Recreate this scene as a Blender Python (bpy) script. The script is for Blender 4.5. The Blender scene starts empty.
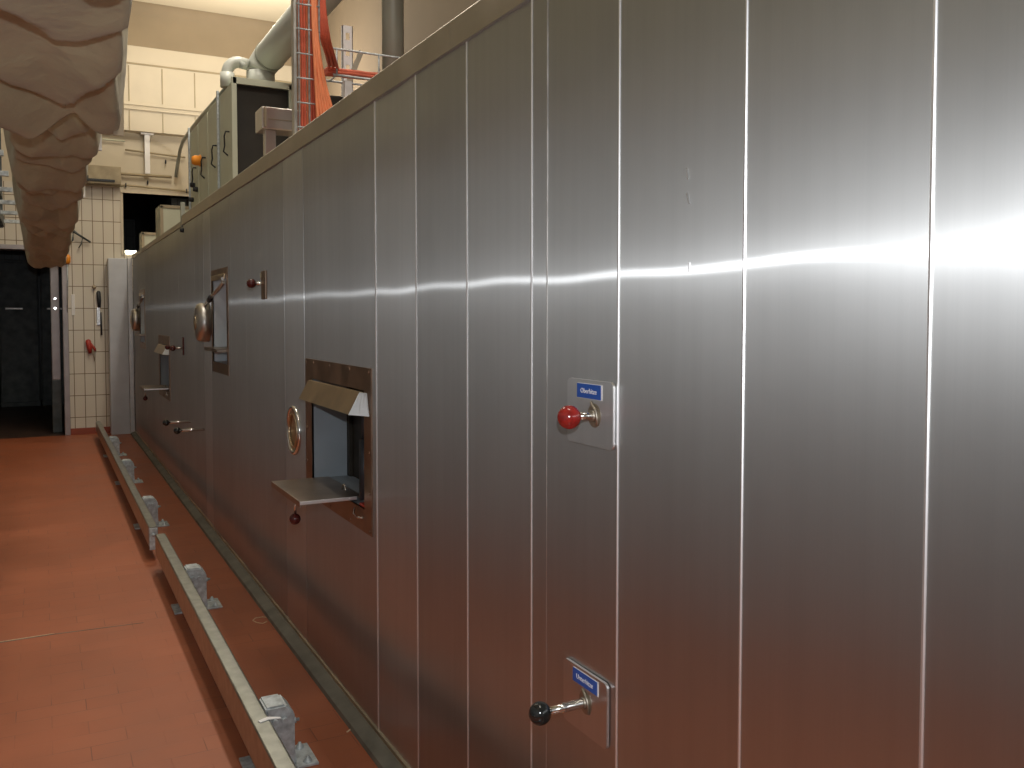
import bpy, bmesh, math, random
from mathutils import Vector, Matrix
random.seed(7)
sc = bpy.context.scene
COL = sc.collection
PI = math.pi
FX = 1.05                      # plane of the oven front
OVEN_END = 12.62
YB = 12.9                      # back wall plane

# ------------------------------------------------------------------ materials
def new_mat(name):
    m = bpy.data.materials.new(name); m.use_nodes = True
    nt = m.node_tree
    for n in list(nt.nodes): nt.nodes.remove(n)
    out = nt.nodes.new('ShaderNodeOutputMaterial')
    b = nt.nodes.new('ShaderNodeBsdfPrincipled')
    nt.links.new(b.outputs[0], out.inputs[0])
    return m, nt, b, out

def noise(nt, scale=(1, 1, 1), detail=3, s=1.0, rough=.5, coord='Object'):
    tc = nt.nodes.new('ShaderNodeTexCoord'); mp = nt.nodes.new('ShaderNodeMapping')
    mp.inputs['Scale'].default_value = scale
    nt.links.new(tc.outputs[coord], mp.inputs[0])
    n = nt.nodes.new('ShaderNodeTexNoise'); n.inputs['Scale'].default_value = s
    n.inputs['Detail'].default_value = detail; n.inputs['Roughness'].default_value = rough
    nt.links.new(mp.outputs[0], n.inputs['Vector'])
    return n

def ramp(nt, src, stops):
    r = nt.nodes.new('ShaderNodeValToRGB')
    while len(r.color_ramp.elements) < len(stops): r.color_ramp.elements.new(.5)
    for e, (p, c) in zip(r.color_ramp.elements, stops):
        e.position = p; e.color = (c[0], c[1], c[2], 1) if not isinstance(c, (int, float)) else (c, c, c, 1)
    nt.links.new(src, r.inputs[0])
    return r

def simple(name, c, rough=.5, metal=0., var=.12, scale=6., bump=0., bscale=60., rvar=0., spec=.5, stretch=(1, 1, 1)):
    m, nt, b, out = new_mat(name)
    n = noise(nt, stretch, 4, scale)
    lo = [max(0, x*(1-var)) for x in c]; hi = [min(1, x*(1+var)) for x in c]
    r = ramp(nt, n.outputs['Fac'], [(.3, lo), (.7, hi)])
    nt.links.new(r.outputs[0], b.inputs['Base Color'])
    b.inputs['Metallic'].default_value = metal; b.inputs['Roughness'].default_value = rough
    b.inputs['Specular IOR Level'].default_value = spec
    if rvar:
        rr = ramp(nt, n.outputs['Fac'], [(.3, rough-rvar), (.7, rough+rvar)])
        nt.links.new(rr.outputs[0], b.inputs['Roughness'])
    if bump:
        n2 = noise(nt, (1, 1, 1), 3, bscale)
        bp = nt.nodes.new('ShaderNodeBump'); bp.inputs['Strength'].default_value = bump; bp.inputs['Distance'].default_value = .01
        nt.links.new(n2.outputs['Fac'], bp.inputs['Height']); nt.links.new(bp.outputs[0], b.inputs['Normal'])
    return m

LOBES = ((.58, .0022, .09), (.55, .024, .14), (.45, .10, .77))
def mat_panel():
    """vertically brushed stainless sheet: two brushed lobes, wide across the grain"""
    m, nt, b, out = new_mat('brushed_stainless')
    L = nt.links.new
    fine = noise(nt, (1, 260, 1.6), 2, 1.0)
    big = noise(nt, (1, 2.2, 1.1), 4, 1.5, .6)
    oi = nt.nodes.new('ShaderNodeObjectInfo')
    mx = nt.nodes.new('ShaderNodeMath'); mx.operation = 'MULTIPLY_ADD'
    L(fine.outputs['Fac'], mx.inputs[0]); mx.inputs[1].default_value = .12
    mb = nt.nodes.new('ShaderNodeMath'); mb.operation = 'MULTIPLY_ADD'
    L(big.outputs['Fac'], mb.inputs[0]); mb.inputs[1].default_value = .45
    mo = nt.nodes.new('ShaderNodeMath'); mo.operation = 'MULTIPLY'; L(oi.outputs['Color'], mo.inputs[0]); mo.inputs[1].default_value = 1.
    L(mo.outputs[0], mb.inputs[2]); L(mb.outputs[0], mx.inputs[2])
    cr = ramp(nt, mx.outputs[0], [(.1, (.485, .485, .475)), (.75, (.65, .65, .64))])
    # vertical brush streaks of the sheet (dull runs of cleaning residue)
    run = noise(nt, (1, 30, .35), 2, 1.0)
    rr = ramp(nt, run.outputs['Fac'], [(.35, .965), (.62, 1.0)])
    mul = nt.nodes.new('ShaderNodeMixRGB'); mul.blend_type = 'MULTIPLY'; mul.inputs[0].default_value = 1
    L(cr.outputs[0], mul.inputs[1]); L(rr.outputs[0], mul.inputs[2])
    # the brushing: grooves run upright, so each lobe is wide across them (along U) and tight along them
    tg = nt.nodes.new('ShaderNodeTangent'); tg.direction_type = 'UV_MAP'; tg.uv_map = 'UVMap'
    def lobe(ax, ay):
        g = nt.nodes.new('ShaderNodeBsdfAnisotropic'); g.distribution = 'GGX'
        g.inputs['Roughness'].default_value = (ax*ay)**.25; g.inputs['Anisotropy'].default_value = -(1-math.sqrt(ay/ax))
        L(mul.outputs[0], g.inputs['Color']); L(tg.outputs[0], g.inputs['Tangent'])
        return g.outputs[0]
    cur = lobe(*LOBES[0][:2]); tot = LOBES[0][2]
    for ax, ay, wt in LOBES[1:]:
        ms = nt.nodes.new('ShaderNodeMixShader'); tot += wt; ms.inputs[0].default_value = wt/tot
        L(cur, ms.inputs[1]); L(lobe(ax, ay), ms.inputs[2]); cur = ms.outputs[0]
    L(cur, out.inputs[0])
    return m

def mat_floor(name='red_floor_tile', c1=(.32, .090, .036), c2=(.37, .112, .048), grout=(.17, .06, .035)):
    m, nt, b, out = new_mat(name); L = nt.links.new
    tc = nt.nodes.new('ShaderNodeTexCoord')
    br = nt.nodes.new('ShaderNodeTexBrick'); L(tc.outputs['Object'], br.inputs['Vector'])
    br.offset = .5; br.inputs['Scale'].default_value = 1
    br.inputs['Brick Width'].default_value = .245; br.inputs['Row Height'].default_value = .1125
    br.inputs['Mortar Size'].default_value = .0022; br.inputs['Mortar Smooth'].default_value = .5
    br.inputs['Color1'].default_value = (*c1, 1); br.inputs['Color2'].default_value = (*c2, 1); br.inputs['Mortar'].default_value = (*grout, 1)
    n = noise(nt, (1, 1, 1), 5, 1.3, .65)
    r = ramp(nt, n.outputs['Fac'], [(.3, .82), (.7, 1.12)])
    mul = nt.nodes.new('ShaderNodeMixRGB'); mul.blend_type = 'MULTIPLY'; mul.inputs[0].default_value = 1
    L(br.outputs['Color'], mul.inputs[1]); L(r.outputs[0], mul.inputs[2])
    # worn-out joints: only some of them stay visible
    wn = noise(nt, (1, 1, 1), 2, 4.0); wr = ramp(nt, wn.outputs['Fac'], [(.45, 0.15), (.62, .9)])
    mixc = nt.nodes.new('ShaderNodeMixRGB'); mixc.blend_type = 'MIX'
    base = nt.nodes.new('ShaderNodeRGB'); base.outputs[0].default_value = (*[(a+b_)/2 for a, b_ in zip(c1, c2)], 1)
    L(wr.outputs[0], mixc.inputs[0])
    m3 = nt.nodes.new('ShaderNodeMixRGB'); m3.blend_type = 'MULTIPLY'; m3.inputs[0].default_value = 1
    L(base.outputs[0], m3.inputs[1]); L(r.outputs[0], m3.inputs[2])
    L(m3.outputs[0], mixc.inputs[1]); L(mul.outputs[0], mixc.inputs[2])
    L(mixc.outputs[0], b.inputs['Base Color'])
    b.inputs['Roughness'].default_value = .42
    rr = ramp(nt, n.outputs['Fac'], [(.3, .44), (.7, .58)]); L(rr.outputs[0], b.inputs['Roughness'])
    bp = nt.nodes.new('ShaderNodeBump'); bp.inputs['Strength'].default_value = .25; bp.inputs['Distance'].default_value = .002
    inv = nt.nodes.new('ShaderNodeMath'); inv.operation = 'SUBTRACT'; inv.inputs[0].default_value = 1; L(br.outputs['Fac'], inv.inputs[1])
    L(inv.outputs[0], bp.inputs['Height']); L(bp.outputs[0], b.inputs['Normal'])
    return m

def mat_tile(name, c, grout, w, h, rough=.25, off=0., loc=(0, 0, 0)):
    m, nt, b, out = new_mat(name); L = nt.links.new
    tc = nt.nodes.new('ShaderNodeTexCoord'); mp = nt.nodes.new('ShaderNodeMapping')
    mp.inputs['Rotation'].default_value = (-PI/2, 0, 0); mp.inputs['Location'].default_value = loc
    L(tc.outputs['Object'], mp.inputs[0])
    br = nt.nodes.new('ShaderNodeTexBrick'); L(mp.outputs[0], br.inputs['Vector'])
    br.offset = off; br.inputs['Scale'].default_value = 1
    br.inputs['Brick Width'].default_value = w; br.inputs['Row Height'].default_value = h
    br.inputs['Mortar Size'].default_value = .005; br.inputs['Mortar Smooth'].default_value = .2
    br.inputs['Color1'].default_value = (*c, 1); br.inputs['Color2'].default_value = (*[x*.94 for x in c], 1); br.inputs['Mortar'].default_value = (*grout, 1)
    L(br.outputs['Color'], b.inputs['Base Color']); b.inputs['Roughness'].default_value = rough
    return m

def mat_cloth():
    m, nt, b, out = new_mat('brown_canvas'); L = nt.links.new
    n = noise(nt, (1, 1, 1), 4, 3.0)
    r = ramp(nt, n.outputs['Fac'], [(.3, (.44, .395, .25)), (.7, (.53, .48, .31))]); L(r.outputs[0], b.inputs['Base Color'])
    b.inputs['Roughness'].default_value = .75; b.inputs['Sheen Weight'].default_value = .15
    n2 = noise(nt, (1, 1, 1), 4, 7.0); bp = nt.nodes.new('ShaderNodeBump'); bp.inputs['Strength'].default_value = .7; bp.inputs['Distance'].default_value = .03
    L(n2.outputs['Fac'], bp.inputs['Height']); L(bp.outputs[0], b.inputs['Normal'])
    return m

def emis(name, c, s):
    m, nt, b, out = new_mat(name)
    b.inputs['Base Color'].default_value = (*c, 1); b.inputs['Emission Color'].default_value = (*c, 1); b.inputs['Emission Strength'].default_value = s
    return m

M = dict(
 panel=mat_panel(), floor=mat_floor(),
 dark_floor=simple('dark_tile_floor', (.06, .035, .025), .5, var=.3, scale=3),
 steel=simple('satin_steel', (.60, .58, .55), .36, 1., .08, 12, rvar=.06),
 steel_light=simple('seam_steel', (.90, .90, .90), .42, 1., .05, 20),
 steel_dark=simple('smoked_steel', (.34, .25, .19), .40, 1., .25, 9, rvar=.08),
 fascia=simple('fascia_steel', (.46, .42, .35), .50, 1., .12, 5, rvar=.08),
 brass=simple('heat_tinted_steel', (.62, .50, .34), .34, 1., .15, 8, rvar=.05),
 chrome=simple('chrome', (.80, .79, .77), .16, 1., .05, 20),
 clear=simple('plate_steel', (.66, .64, .61), .28, 1., .06, 10),
 galv=simple('galvanised_steel', (.50, .55, .57), .50, .45, .28, 38, bump=.1),
 rail=simple('worn_galvanised_rail', (.40, .41, .37), .36, 1., .14, 22),
 plinth=simple('plinth_mortar', (.15, .14, .11), .7, 0, .25, 9),
 red_ball=simple('red_bakelite', (.30, .018, .015), .16, 0, .35, 60, spec=.7),
 dred_ball=simple('dark_red_bakelite', (.09, .016, .014), .2, 0, .3, 60),
 black_ball=simple('black_bakelite', (.012, .014, .014), .14, 0, .3, 60, spec=.7),
 blue=simple('blue_label', (.025, .10, .42), .4, 0, .05, 20),
 white=simple('white_lettering', (.80, .80, .80), .5, 0, .03, 20),
 reveal=simple('hatch_lining_steel', (.36, .41, .45), .6, .3, .08, 6),
 column=simple('column_steel', (.56, .58, .61), .5, .5, .06, 6),
 glass_dark=simple('dark_glass', (.03, .025, .018), .55, 0, .4, 10, spec=.2),  # even dark brown tone for the hatch panes and their frames
 rubber=simple('black_rubber', (.02, .024, .03), .5, 0, .3, 30),
 red=simple('red_plastic', (.42, .045, .03), .45, 0, .15, 20),
 orange=simple('orange_plastic', (.80, .28, .02), .4, 0, .1, 20),
 cream=simple('cream_paint', (.60, .535, .41), .65, 0, .06, 1.6),
 cream_dk=simple('cream_joint', (.36, .30, .19), .7, 0, .1, 4),
 ceil=simple('ceiling_paint', (.66, .59, .44), .75, 0, .05, 1.5),
 tan=simple('tan_plaster', (.30, .235, .15), .8, 0, .08, 2),
 brown=simple('shaded_wall_plaster', (.09, .066, .04), .8, 0, .08, 2),  # right wall gets little light; that shade is put into this colour
 tray=simple('hatch_tray_steel', (.36, .30, .25), .38, 1., .15, 9),
 lit_plate=simple('flash_toned_plate', (.80, .88, .94), .4, 0, .05, 8),  # bright, cool flash light put into the plate colour
 tile=mat_tile('white_wall_tile', (.66, .61, .51), (.20, .15, .09), .125, .285, loc=(.03, .06, 0)),
 side=simple('side_wall_paint', (.36, .37, .37), .7, 0, .08, 1.2),
 skirt=simple('red_skirting_tile', (.27, .06, .03), .4, 0, .15, 8),
 cab=simple('grey_green_paint', (.52, .54, .42), .5, .1, .08, 3),
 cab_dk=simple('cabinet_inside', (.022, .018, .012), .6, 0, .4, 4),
 duct=simple('grey_pvc', (.50, .52, .47), .38, 0, .06, 3),
 duct_dk=simple('green_grey_pipe', (.30, .31, .26), .42, .2, .1, 4),
 cable_o=simple('orange_cable', (.85, .27, .12), .5, 0, .1, 12),
 cable_r=simple('red_cable', (.62, .13, .07), .5, 0, .15, 12),
 lamp=emis('fluorescent_tube', (1, .93, .66), 9.),
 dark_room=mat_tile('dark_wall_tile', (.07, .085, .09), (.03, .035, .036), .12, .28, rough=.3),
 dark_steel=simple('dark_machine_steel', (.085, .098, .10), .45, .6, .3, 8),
 jamb=simple('door_jamb_steel', (.40, .37, .37), .4, .8, .1, 6),
 cloth=mat_cloth(), hem=simple('canvas_hem', (.40, .33, .23), .8, 0, .06, 8),
 chalk=simple('chalk_mark', (.60, .42, .27), .9, 0, .2, 60),
 concrete=simple('chipped_plaster', (.34, .29, .2), .85, 0, .2, 9),
)

# ------------------------------------------------------------------ geometry helpers
def BM(): return bmesh.new()

def finish(bm, mats):
    pass

def xf(bm, vs, mat4): bmesh.ops.transform(bm, matrix=mat4, verts=vs)

def box(bm, x0, x1, y0, y1, z0, z1, bev=0., mi=0):
    x0, x1 = min(x0, x1), max(x0, x1); y0, y1 = min(y0, y1), max(y0, y1); z0, z1 = min(z0, z1), max(z0, z1)
    r = bmesh.ops.create_cube(bm, size=1)
    vs = r['verts']
    for v in vs:
        v.co.x = x0 if v.co.x < 0 else x1; v.co.y = y0 if v.co.y < 0 else y1; v.co.z = z0 if v.co.z < 0 else z1
    fs = set(f for v in vs for f in v.link_faces)
    for f in fs: f.material_index = mi
    if bev > 0:
        es = set(e for v in vs for e in v.link_edges)
        g = bmesh.ops.bevel(bm, geom=list(es), offset=bev, segments=2, affect='EDGES', profile=.6)
        for f in g['faces']: f.material_index = mi
    return bm

def prism(bm, pts, axis, a, b, mi=0):
    """extrude a 2-D polygon along an axis; pts are the two other coordinates in order"""
    def P(u, v, w):
        if axis == 'X': return (w, u, v)
        if axis == 'Y': return (u, w, v)
        return (u, v, w)
    A = [bm.verts.new(P(u, v, a)) for u, v in pts]; B = [bm.verts.new(P(u, v, b)) for u, v in pts]
    fs = [bm.faces.new(A), bm.faces.new(B[::-1])]
    n = len(pts)
    for i in range(n): fs.append(bm.faces.new((A[i], B[i], B[(i+1) % n], A[(i+1) % n])))
    for f in fs: f.material_index = mi
    bmesh.ops.recalc_face_normals(bm, faces=fs)
    return bm

def frame_from(d):
    d = Vector(d).normalized()
    up = Vector((0, 0, 1)) if abs(d.z) < .95 else Vector((1, 0, 0))
    a = d.cross(up).normalized(); b = a.cross(d).normalized()
    return d, a, b

def tube(bm, pts, r, seg=12, caps=True, mi=0):
    """round tube through points; r a number or list"""
    pts = [Vector(p) for p in pts]; n = len(pts)
    rs = r if isinstance(r, (list, tuple)) else [r]*n
    rings = []; pa = None
    for i, p in enumerate(pts):
        if i == 0: d = pts[1]-pts[0]
        elif i == n-1: d = pts[-1]-pts[-2]
        else: d = (pts[i]-pts[i-1]).normalized() + (pts[i+1]-pts[i]).normalized()
        d.normalize()
        if pa is None: _, a, b = frame_from(d)
        else:
            a = (pa - d*pa.dot(d)).normalized(); b = a.cross(d).normalized()
        pa = a
        rings.append([bm.verts.new(p + (a*math.cos(t)+b*math.sin(t))*rs[i]) for t in [2*PI*k/seg for k in range(seg)]])
    fs = []
    for i in range(n-1):
        for k in range(seg):
            fs.append(bm.faces.new((rings[i][k], rings[i][(k+1) % seg], rings[i+1][(k+1) % seg], rings[i+1][k])))
    for f in fs: f.smooth = True
    if caps:
        fs.append(bm.faces.new(rings[0][::-1])); fs.append(bm.faces.new(rings[-1]))
    for f in fs: f.material_index = mi
    bmesh.ops.recalc_face_normals(bm, faces=fs)
    return bm

def arc(c, r, a0, a1, n, plane='XZ'):
    out = []
    for i in range(n+1):
        t = a0+(a1-a0)*i/n; u, v = r*math.cos(t), r*math.sin(t)
        if plane == 'XZ': out.append((c[0]+u, c[1], c[2]+v))
        elif plane == 'YZ': out.append((c[0], c[1]+u, c[2]+v))
        else: out.append((c[0]+u, c[1]+v, c[2]))
    return out

def lathe(bm, prof, c, axis='X', seg=24, mi=0):
    """prof: list of (radius, along)"""
    rings = []
    for r, h in prof:
        ring = []
        for k in range(seg):
            t = 2*PI*k/seg; u, v = max(r, 1e-5)*math.cos(t), max(r, 1e-5)*math.sin(t)
            p = {'X': (h, u, v), 'Y': (u, h, v), 'Z': (u, v, h)}[axis]
            ring.append(bm.verts.new((c[0]+p[0], c[1]+p[1], c[2]+p[2])))
        rings.append(ring)
    fs = []
    for i in range(len(rings)-1):
        for k in range(seg): fs.append(bm.faces.new((rings[i][k], rings[i][(k+1) % seg], rings[i+1][(k+1) % seg], rings[i+1][k])))
    for f in fs: f.smooth = True
    fs.append(bm.faces.new(rings[0][::-1])); fs.append(bm.faces.new(rings[-1]))
    for f in fs: f.material_index = mi
    bmesh.ops.remove_doubles(bm, verts=[v for r in rings for v in r], dist=1e-4)
    fs = [f for f in fs if f.is_valid]
    bmesh.ops.recalc_face_normals(bm, faces=fs)
    return bm

def ball(bm, c, r, mi=0, seg=28):
    g = bmesh.ops.create_uvsphere(bm, u_segments=seg, v_segments=seg//2, radius=r)
    for v in g['verts']: v.co += Vector(c)
    for f in set(f for v in g['verts'] for f in v.link_faces): f.smooth = True; f.material_index = mi
    return bm

def ring(bm, c, R, r, axis='X', seg=36, s2=10, mi=0):
    rings = []
    for i in range(seg):
        t = 2*PI*i/seg; row = []
        for j in range(s2):
            q = 2*PI*j/s2; rr = R+r*math.cos(q); h = r*math.sin(q); u, v = rr*math.cos(t), rr*math.sin(t)
            p = {'X': (h, u, v), 'Y': (u, h, v), 'Z': (u, v, h)}[axis]
            row.append(bm.verts.new(Vector(c)+Vector(p)))
        rings.append(row)
    fs = []
    for i in range(seg):
        for j in range(s2):
            fs.append(bm.faces.new((rings[i][j], rings[(i+1) % seg][j], rings[(i+1) % seg][(j+1) % s2], rings[i][(j+1) % s2])))
    for f in fs: f.smooth = True; f.material_index = mi
    bmesh.ops.recalc_face_normals(bm, faces=fs)
    return bm

ORG = {}
def org(o): return ORG.get(o.name, Vector((0, 0, 0))) if o else Vector((0, 0, 0))

def obj(name, bm, mat, parent=None, loc=None):
    """one mesh object; vertices are given in world metres, moved to the thing's own origin"""
    mats = mat if isinstance(mat, (list, tuple)) else [mat]
    if 'panel' in mats and not bm.loops.layers.uv:
        uv = bm.loops.layers.uv.new('UVMap')
        for f in bm.faces:
            for l in f.loops: l[uv].uv = (l.vert.co.y, l.vert.co.z)
    if parent: o0 = org(parent)
    elif loc: o0 = Vector(loc)
    else: o0 = Vector((0, 0, 0))
    for v in bm.verts: v.co -= o0
    me = bpy.data.meshes.new(name); bm.to_mesh(me); bm.free()
    for m in mats: me.materials.append(M[m])
    o = bpy.data.objects.new(name, me); COL.objects.link(o)
    if parent: o.parent = parent
    else: o.location = o0
    ORG[o.name] = o0
    return o

def thing(name, label, cat, loc, group=None):
    o = bpy.data.objects.new(name, None); COL.objects.link(o); o.location = loc; o.empty_display_size = .1
    ORG[o.name] = Vector(loc)
    return tag(o, label, cat, group)

def tag(o, label, cat, group=None):
    o['label'] = label; o['category'] = cat
    if group: o['group'] = group
    return o

def struct(name, bm, mat, parent=None):
    o = obj(name, bm, mat, parent)
    if not parent: o['kind'] = 'structure'
    return o

def plabel(o, t): o['label'] = t; return o

def copy_tree(o, dy, parent=None, dz=0.):
    c = o.copy(); COL.objects.link(c)
    if parent is not None: c.parent = parent
    c.location = o.location + Vector((0, dy, dz)) if dy or dz else o.location
    for ch in list(o.children): 
        d = ch.copy(); COL.objects.link(d); d.parent = c
        for g in list(ch.children):
            e = g.copy(); COL.objects.link(e); e.parent = d
    return c

def text_bm(bm, s, size, origin, ux, uy, mi):
    cu = bpy.data.curves.new('lettering', 'FONT'); cu.body = s; cu.size = size; cu.align_x = 'CENTER'; cu.align_y = 'CENTER'; cu.extrude = .0004; cu.resolution_u = 3
    to = bpy.data.objects.new('lettering', cu); COL.objects.link(to)
    bpy.context.view_layer.update()
    me = bpy.data.meshes.new_from_object(to.evaluated_get(bpy.context.evaluated_depsgraph_get()))
    n0 = len(bm.verts); f0 = len(bm.faces)
    bm.from_mesh(me); bm.verts.ensure_lookup_table(); bm.faces.ensure_lookup_table()
    ux = Vector(ux); uy = Vector(uy); uz = ux.cross(uy)
    for v in list(bm.verts)[n0:]:
        p = v.co.copy(); v.co = Vector(origin)+ux*p.x+uy*p.y+uz*p.z
    for f in list(bm.faces)[f0:]: f.material_index = mi
    bpy.data.objects.remove(to); bpy.data.meshes.remove(me); bpy.data.curves.remove(cu)

# ------------------------------------------------------------------ the setting
CE = 5.60        # ceiling height
XR = 3.25        # right wall of the hall
XL = -1.7
b = BM(); box(b, XL, XR, -4, YB, -.1, 0); struct('floor', b, 'floor')
b = BM(); box(b, -2.6, 1.6, YB, 19, -.1, -.002); struct('floor', b, 'dark_floor')
b = BM(); box(b, XL-.2, XR+.2, -4.2, YB+.3, CE, CE+.15); struct('ceiling', b, 'ceil')
b = BM(); box(b, XL-.2, XL, -4.2, YB+.25, -.1, CE); struct('wall_left', b, 'side')
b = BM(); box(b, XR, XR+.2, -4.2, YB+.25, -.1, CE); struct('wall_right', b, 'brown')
b = BM(); box(b, XL, XR, -4.2, -4, -.1, CE); struct('wall_front', b, 'side')
DX0, DX1, DZ = -1.5, .26, 2.42       # doorway
OX0, OX1, OZ0, OZ1 = .965, 2.3, 2.36, 3.18   # opening above the oven end
b = BM(); box(b, XL, DX0, YB, YB+.25, 0, 3.24); struct('wall_back', b, 'tile')
b = BM(); box(b, DX0, DX1, YB, YB+.25, DZ, 3.24); struct('wall_back', b, 'tile')
b = BM(); box(b, DX1, OX0, YB, YB+.25, 0, 3.24); struct('wall_back', b, 'tile')
b = BM(); box(b, OX0, OX1, YB, YB+.25, 0, OZ0); struct('wall_back', b, 'tile')
b = BM(); box(b, OX1, XR, YB, YB+.25, 0, 3.24); struct('wall_back', b, 'cream')
b = BM(); box(b, XL, OX0, YB, YB+.25, 3.24, 5.12); box(b, OX0, OX1, YB, YB+.25, OZ1, 5.12); box(b, OX1, XR, YB, YB+.25, 3.24, 5.12)
struct('wall_back', b, 'cream')
# projecting upper wall (beam) over the pipe recess
b = BM(); box(b, .55, XR, YB-.16, YB, 3.98, 5.12); struct('trim_1', b, 'cream')
# vertical joints and the moulding of the painted panels
b = BM()
for k in range(-1, 6):
    x = 1.05+.41*k
    if x > .56: box(b, x-.007, x+.007, YB-.168, YB-.159, 4.36, 4.82)
    if x > .56: box(b, x-.006, x+.006, YB-.168, YB-.159, 3.98, 4.24)
box(b, .55, XR, YB-.172, YB-.159, 4.84, 4.86)
struct('trim_2', b, 'cream_dk')
b = BM(); box(b, .55, XR, YB-.20, YB-.16, 4.25, 4.27, .004); box(b, .55, XR, YB-.19, YB-.16, 4.31, 4.34, .004); struct('trim_3', b, 'cream')
# cove between wall and ceiling
b = BM()
N = 12; prev = None
for i in range(N+1):
    t = i/N*PI/2
    y = YB-.162-.20*(1-math.cos(t)); z = 5.08+(CE-5.08)*math.sin(t)
    cur = (b.verts.new((XL, y, z)), b.verts.new((XR, y, z)))
    if prev: f = b.faces.new((prev[0], prev[1], cur[1], cur[0])); f.smooth = True
    prev = cur
struct('trim_4', b, 'tan')
# lintel box over the tiled pier, sill trim and the tiled skirting
b = BM(); box(b, .44, .935, YB-.2, YB, 3.26, 3.49, .006); struct('trim_5', b, 'concrete')
b = BM(); box(b, DX1+.02, OX0, YB-.015, YB, 0, .085, .004); struct('baseboard_back', b, 'skirt')
b = BM(); box(b, OX0-.03, OX0, YB-.02, YB+.25, OZ0, OZ1); box(b, OX0-.03, OX1, YB-.04, YB+.25, OZ1, OZ1+.05); struct('trim_6', b, 'cream')
# steel door frame
b = BM(); box(b, DX1-.035, DX1+.03, YB-.03, YB+.27, 0, DZ+.03, .005); box(b, DX0, DX1, YB-.03, YB+.27, DZ-.03, DZ+.03, .005)
box(b, DX0-.03, DX0+.035, YB-.03, YB+.27, 0, DZ+.03, .005); struct('door_1', b, 'jamb')
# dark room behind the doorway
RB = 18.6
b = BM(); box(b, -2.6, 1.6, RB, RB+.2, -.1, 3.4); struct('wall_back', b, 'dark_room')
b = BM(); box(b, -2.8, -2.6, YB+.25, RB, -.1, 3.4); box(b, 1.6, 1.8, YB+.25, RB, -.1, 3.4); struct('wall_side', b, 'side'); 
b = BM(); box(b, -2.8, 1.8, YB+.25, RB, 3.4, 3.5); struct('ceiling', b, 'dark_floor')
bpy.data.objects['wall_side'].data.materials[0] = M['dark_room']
# dark room seen through the high opening
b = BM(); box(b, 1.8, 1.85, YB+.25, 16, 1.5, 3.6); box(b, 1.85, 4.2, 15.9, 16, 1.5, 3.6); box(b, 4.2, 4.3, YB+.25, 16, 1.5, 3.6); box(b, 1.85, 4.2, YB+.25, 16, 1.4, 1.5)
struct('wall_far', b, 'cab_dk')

# ------------------------------------------------------------------ the tunnel oven
OV = thing('tunnel_oven', 'long brushed stainless steel tunnel oven filling the right side, with vertical seams and levers', 'oven', (FX, 6.0, 0))
TOPZ = 2.306; BZ = .045

def wav(y, z, k):
    # gentle oil-canning of the sheet, about a millimetre
    return .0016*math.sin(2.3*y+.9*k+1.7*z)+.0010*math.sin(7.1*y-3.6*z+2.1*k)

def panel(y0, y1, k, hole=None, tilt=0., z1=TOPZ):
    g = .0012
    ys = [y0+g+(y1-y0-2*g)*i/10 for i in range(11)]; zs = [BZ+(z1-BZ)*i/28 for i in range(29)]
    if hole:
        ys = sorted([y for y in ys if all(abs(y-h) > .01 for h in hole[:2])]+list(hole[:2]))
        zs = sorted([z for z in zs if all(abs(z-h) > .01 for h in hole[2:])]+list(hole[2:]))
    bm = BM(); uv = bm.loops.layers.uv.new('UVMap')
    def X(y, z):
        e = math.sin(PI*(y-y0)/(y1-y0))        # zero at the folded edges
        return FX + wav(y, z, k)*e - .0016*e*math.sin(k*1.7) + tilt*(y-(y0+y1)/2)
    V = [[bm.verts.new((X(y, z), y, z)) for z in zs] for y in ys]
    for i in range(len(ys)-1):
        for j in range(len(zs)-1):
            if hole and hole[0]-1e-4 <= ys[i] and ys[i+1] <= hole[1]+1e-4 and hole[2]-1e-4 <= zs[j] and zs[j+1] <= hole[3]+1e-4: continue
            f = bm.faces.new((V[i][j], V[i][j+1], V[i+1][j+1], V[i+1][j])); f.smooth = True
    # folded returns at both long edges and at the bottom
    for i, row in ((0, V[0]), (1, V[-1])):
        R = [bm.verts.new((v.co.x+.02, v.co.y, v.co.z)) for v in row]; row = [bm.verts.new(v.co) for v in row]
        for j in range(len(row)-1):
            f = bm.faces.new((row[j], R[j], R[j+1], row[j+1])) if i else bm.faces.new((row[j], row[j+1], R[j+1], R[j]))
    for f in bm.faces:
        for l in f.loops: l[uv].uv = (l.vert.co.y, l.vert.co.z)
    o = obj('panel', bm, 'panel', OV)
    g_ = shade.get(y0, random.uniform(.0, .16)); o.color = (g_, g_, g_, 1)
    return o

H1 = (3.16, 3.89, .83, 1.275)
D3 = 5.80
H2 = (5.93, 6.46, 1.235, 1.815)
D4 = 5.25
seams = [-1.1, -.73, -.35, .03, .42, .794, 1.151, 1.522, 1.890, 2.262, 2.644, 3.034, 4.018, 4.398, 4.86, 5.327, 5.80, 6.556, 6.866, 7.30, 7.75, 8.235, 8.80, 9.84, 10.22, 10.62, 11.06, 11.80, 12.2, OVEN_END]
shade = {2.644: .42, 4.018: .40, 6.556: .42, 3.034: .12, 2.262: .02, 1.151: .12, .794: .16}  # brightness that tilt gives the sheets, put into their colour
tilts = {2.644: .004, 4.018: .005, 6.556: .006, .794: -.001}
for k in range(len(seams)-1):
    y0, y1 = seams[k], seams[k+1]; hole = None
    if y0 == 3.034: hole = H1
    if y0 == 5.80: hole = H2
    if y0 == 8.80: hole = (H1[0]+D3, H1[1]+D3, H1[2], H1[3])
    if y0 == 11.06: hole = (H2[0]+D4, H2[1]+D4, H2[2], H2[3])
    panel(y0, y1, k, hole, tilts.get(y0, random.uniform(-.0012, .0012)))
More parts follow.
